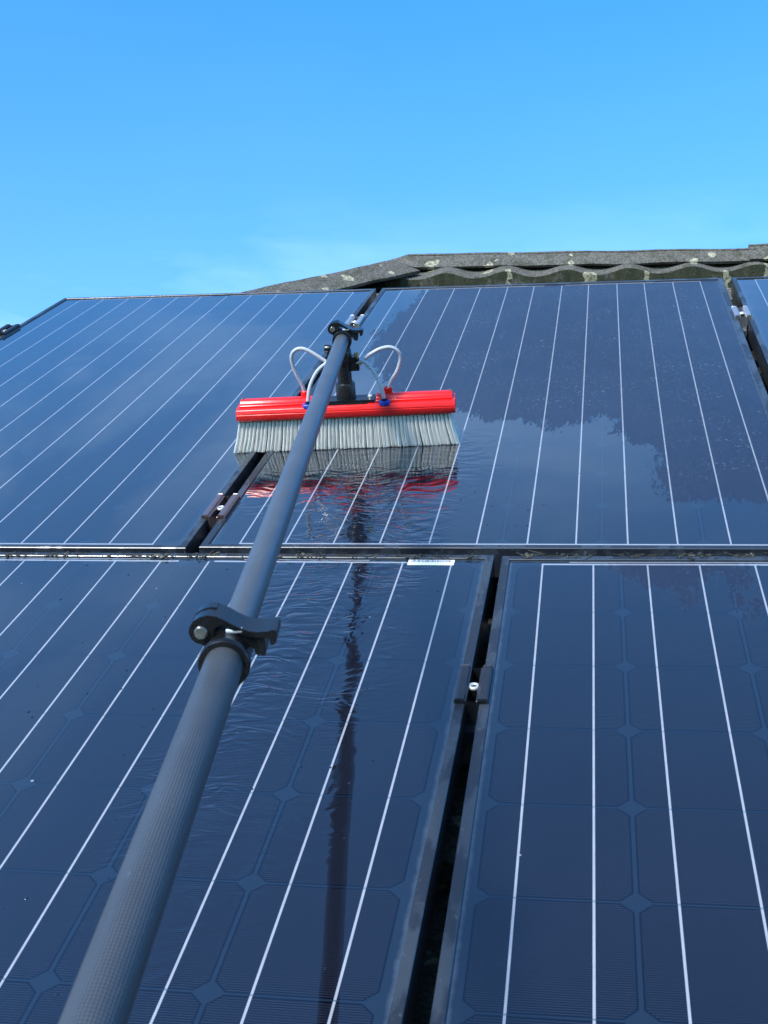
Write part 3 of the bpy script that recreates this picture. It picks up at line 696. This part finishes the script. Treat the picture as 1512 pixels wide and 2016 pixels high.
# bristle tufts
bm = bmesh.new()
NT = 57
for row, (yb, yt) in enumerate(((-0.0195, -0.0215), (-0.0115, -0.0125), (-0.0010, 0.0), (0.0100, 0.0130), (0.0205, 0.0255))):
    for i in range(NT):
        xb = -0.1680+0.3385*(i+(0.5 if row in (1, 3) else 0)*0.25)/NT
        if xb > 0.172: continue
        s_ = xb/0.17
        lean = 0.006*s_+0.007*s_**3 - 0.0035*math.exp(-((s_+0.45)/0.5)**2) + random.gauss(0, 0.0007)
        tl = random.gauss(0, 0.0010)
        for q in range(16):
            a = 2.399*q; rr = 0.0023*math.sqrt(q/16)
            ox, oy = rr*math.cos(a), rr*math.sin(a)
            lx = lean+ox*0.35+random.gauss(0, 0.00035)
            if random.random() < 0.012: lx += random.gauss(0, 0.004)
            ztip = 0.0006+abs(random.gauss(0, 0.0008))
            pb = Vector((xb+ox, yb+oy, 0.0548)); pt = Vector((xb+ox+lx, yt+oy*1.3+tl, ztip)); pm = pb.lerp(pt, 0.55)+Vector((random.gauss(0, 0.0003)-lx*0.10, (yb-yt)*0.12, 0))
            r0 = 0.00052; prev = None
            for p_, r_ in ((pb, r0), (pm, r0), (pt, r0*0.85)):
                ring = [bm.verts.new(p_+Vector((r_*math.cos(t_), r_*math.sin(t_), 0))) for t_ in (0.4, 2.5, 4.6)]
                if prev:
                    for k_ in range(3): bm.faces.new((prev[k_], prev[(k_+1) % 3], ring[(k_+1) % 3], ring[k_]))
                prev = ring
            bm.faces.new(prev)
build('bristles', bm, MAT['bristle'], body)
# hose sockets (red, rear) and jet nozzles (blue, front)
for x_ in (-0.0650, 0.0685):
    bm = bmesh.new(); lathe(bm, [(0.0070, 0.0728), (0.0070, 0.0890), (0.0064, 0.0896), (0.0046, 0.0896), (0.0044, 0.0830)], Matrix.Translation((x_, 0.0135, 0)), 28); bsharp(build('hose_socket', bm, MAT['red'], body), 40)
for x_ in (-0.0575, 0.0640):
    bm = bmesh.new(); lathe(bm, [(0.0092, 0.0702), (0.0096, 0.0712), (0.0096, 0.0758), (0.0086, 0.0768), (0.0050, 0.0770)], Matrix.Translation((x_, -0.0168, 0)), 8)
    nz_ = build('jet_nozzle', bm, MAT['blue'], body)
    bm = bmesh.new(); lathe(bm, [(0.0048, 0.0765), (0.0048, 0.0795), (0.0030, 0.0800)], Matrix.Translation((x_, -0.0168, 0)), 18); bsharp(build('nozzle_collar', bm, MAT['blackg'], nz_), 40)
# clear hoses
def hose(pts):
    bm = bmesh.new(); tube(bm, spline([Vector(p)*mm for p in pts], 12), 0.0031, 16, 0.0021)
    build('water_hose', bm, MAT['hose'], root, smooth=True)
hose([(-14, 2, 132), (-26, 2, 139), (-44, 3, 152), (-58, 4, 160), (-70, 5, 160.5), (-79, 6, 153), (-81, 8, 139), (-76, 10, 118), (-69, 12, 100), (-65, 13.5, 84)])
hose([(-14, -4, 142), (-26, -5, 137), (-38, -7, 128), (-48, -10, 114), (-54, -14, 99), (-57.5, -16.8, 80)])
hose([(22, -3, 139), (31, -2, 137), (44, 0, 147), (60, 2, 155), (76, 4, 157), (88, 6, 150), (92, 8, 138), (86, 10, 118), (75, 12, 100), (68.5, 13.5, 84)])
hose([(22, -4, 136), (32, -5, 138.5), (42, -7, 132), (52, -11, 118), (59, -15, 101), (64, -16.8, 80)])
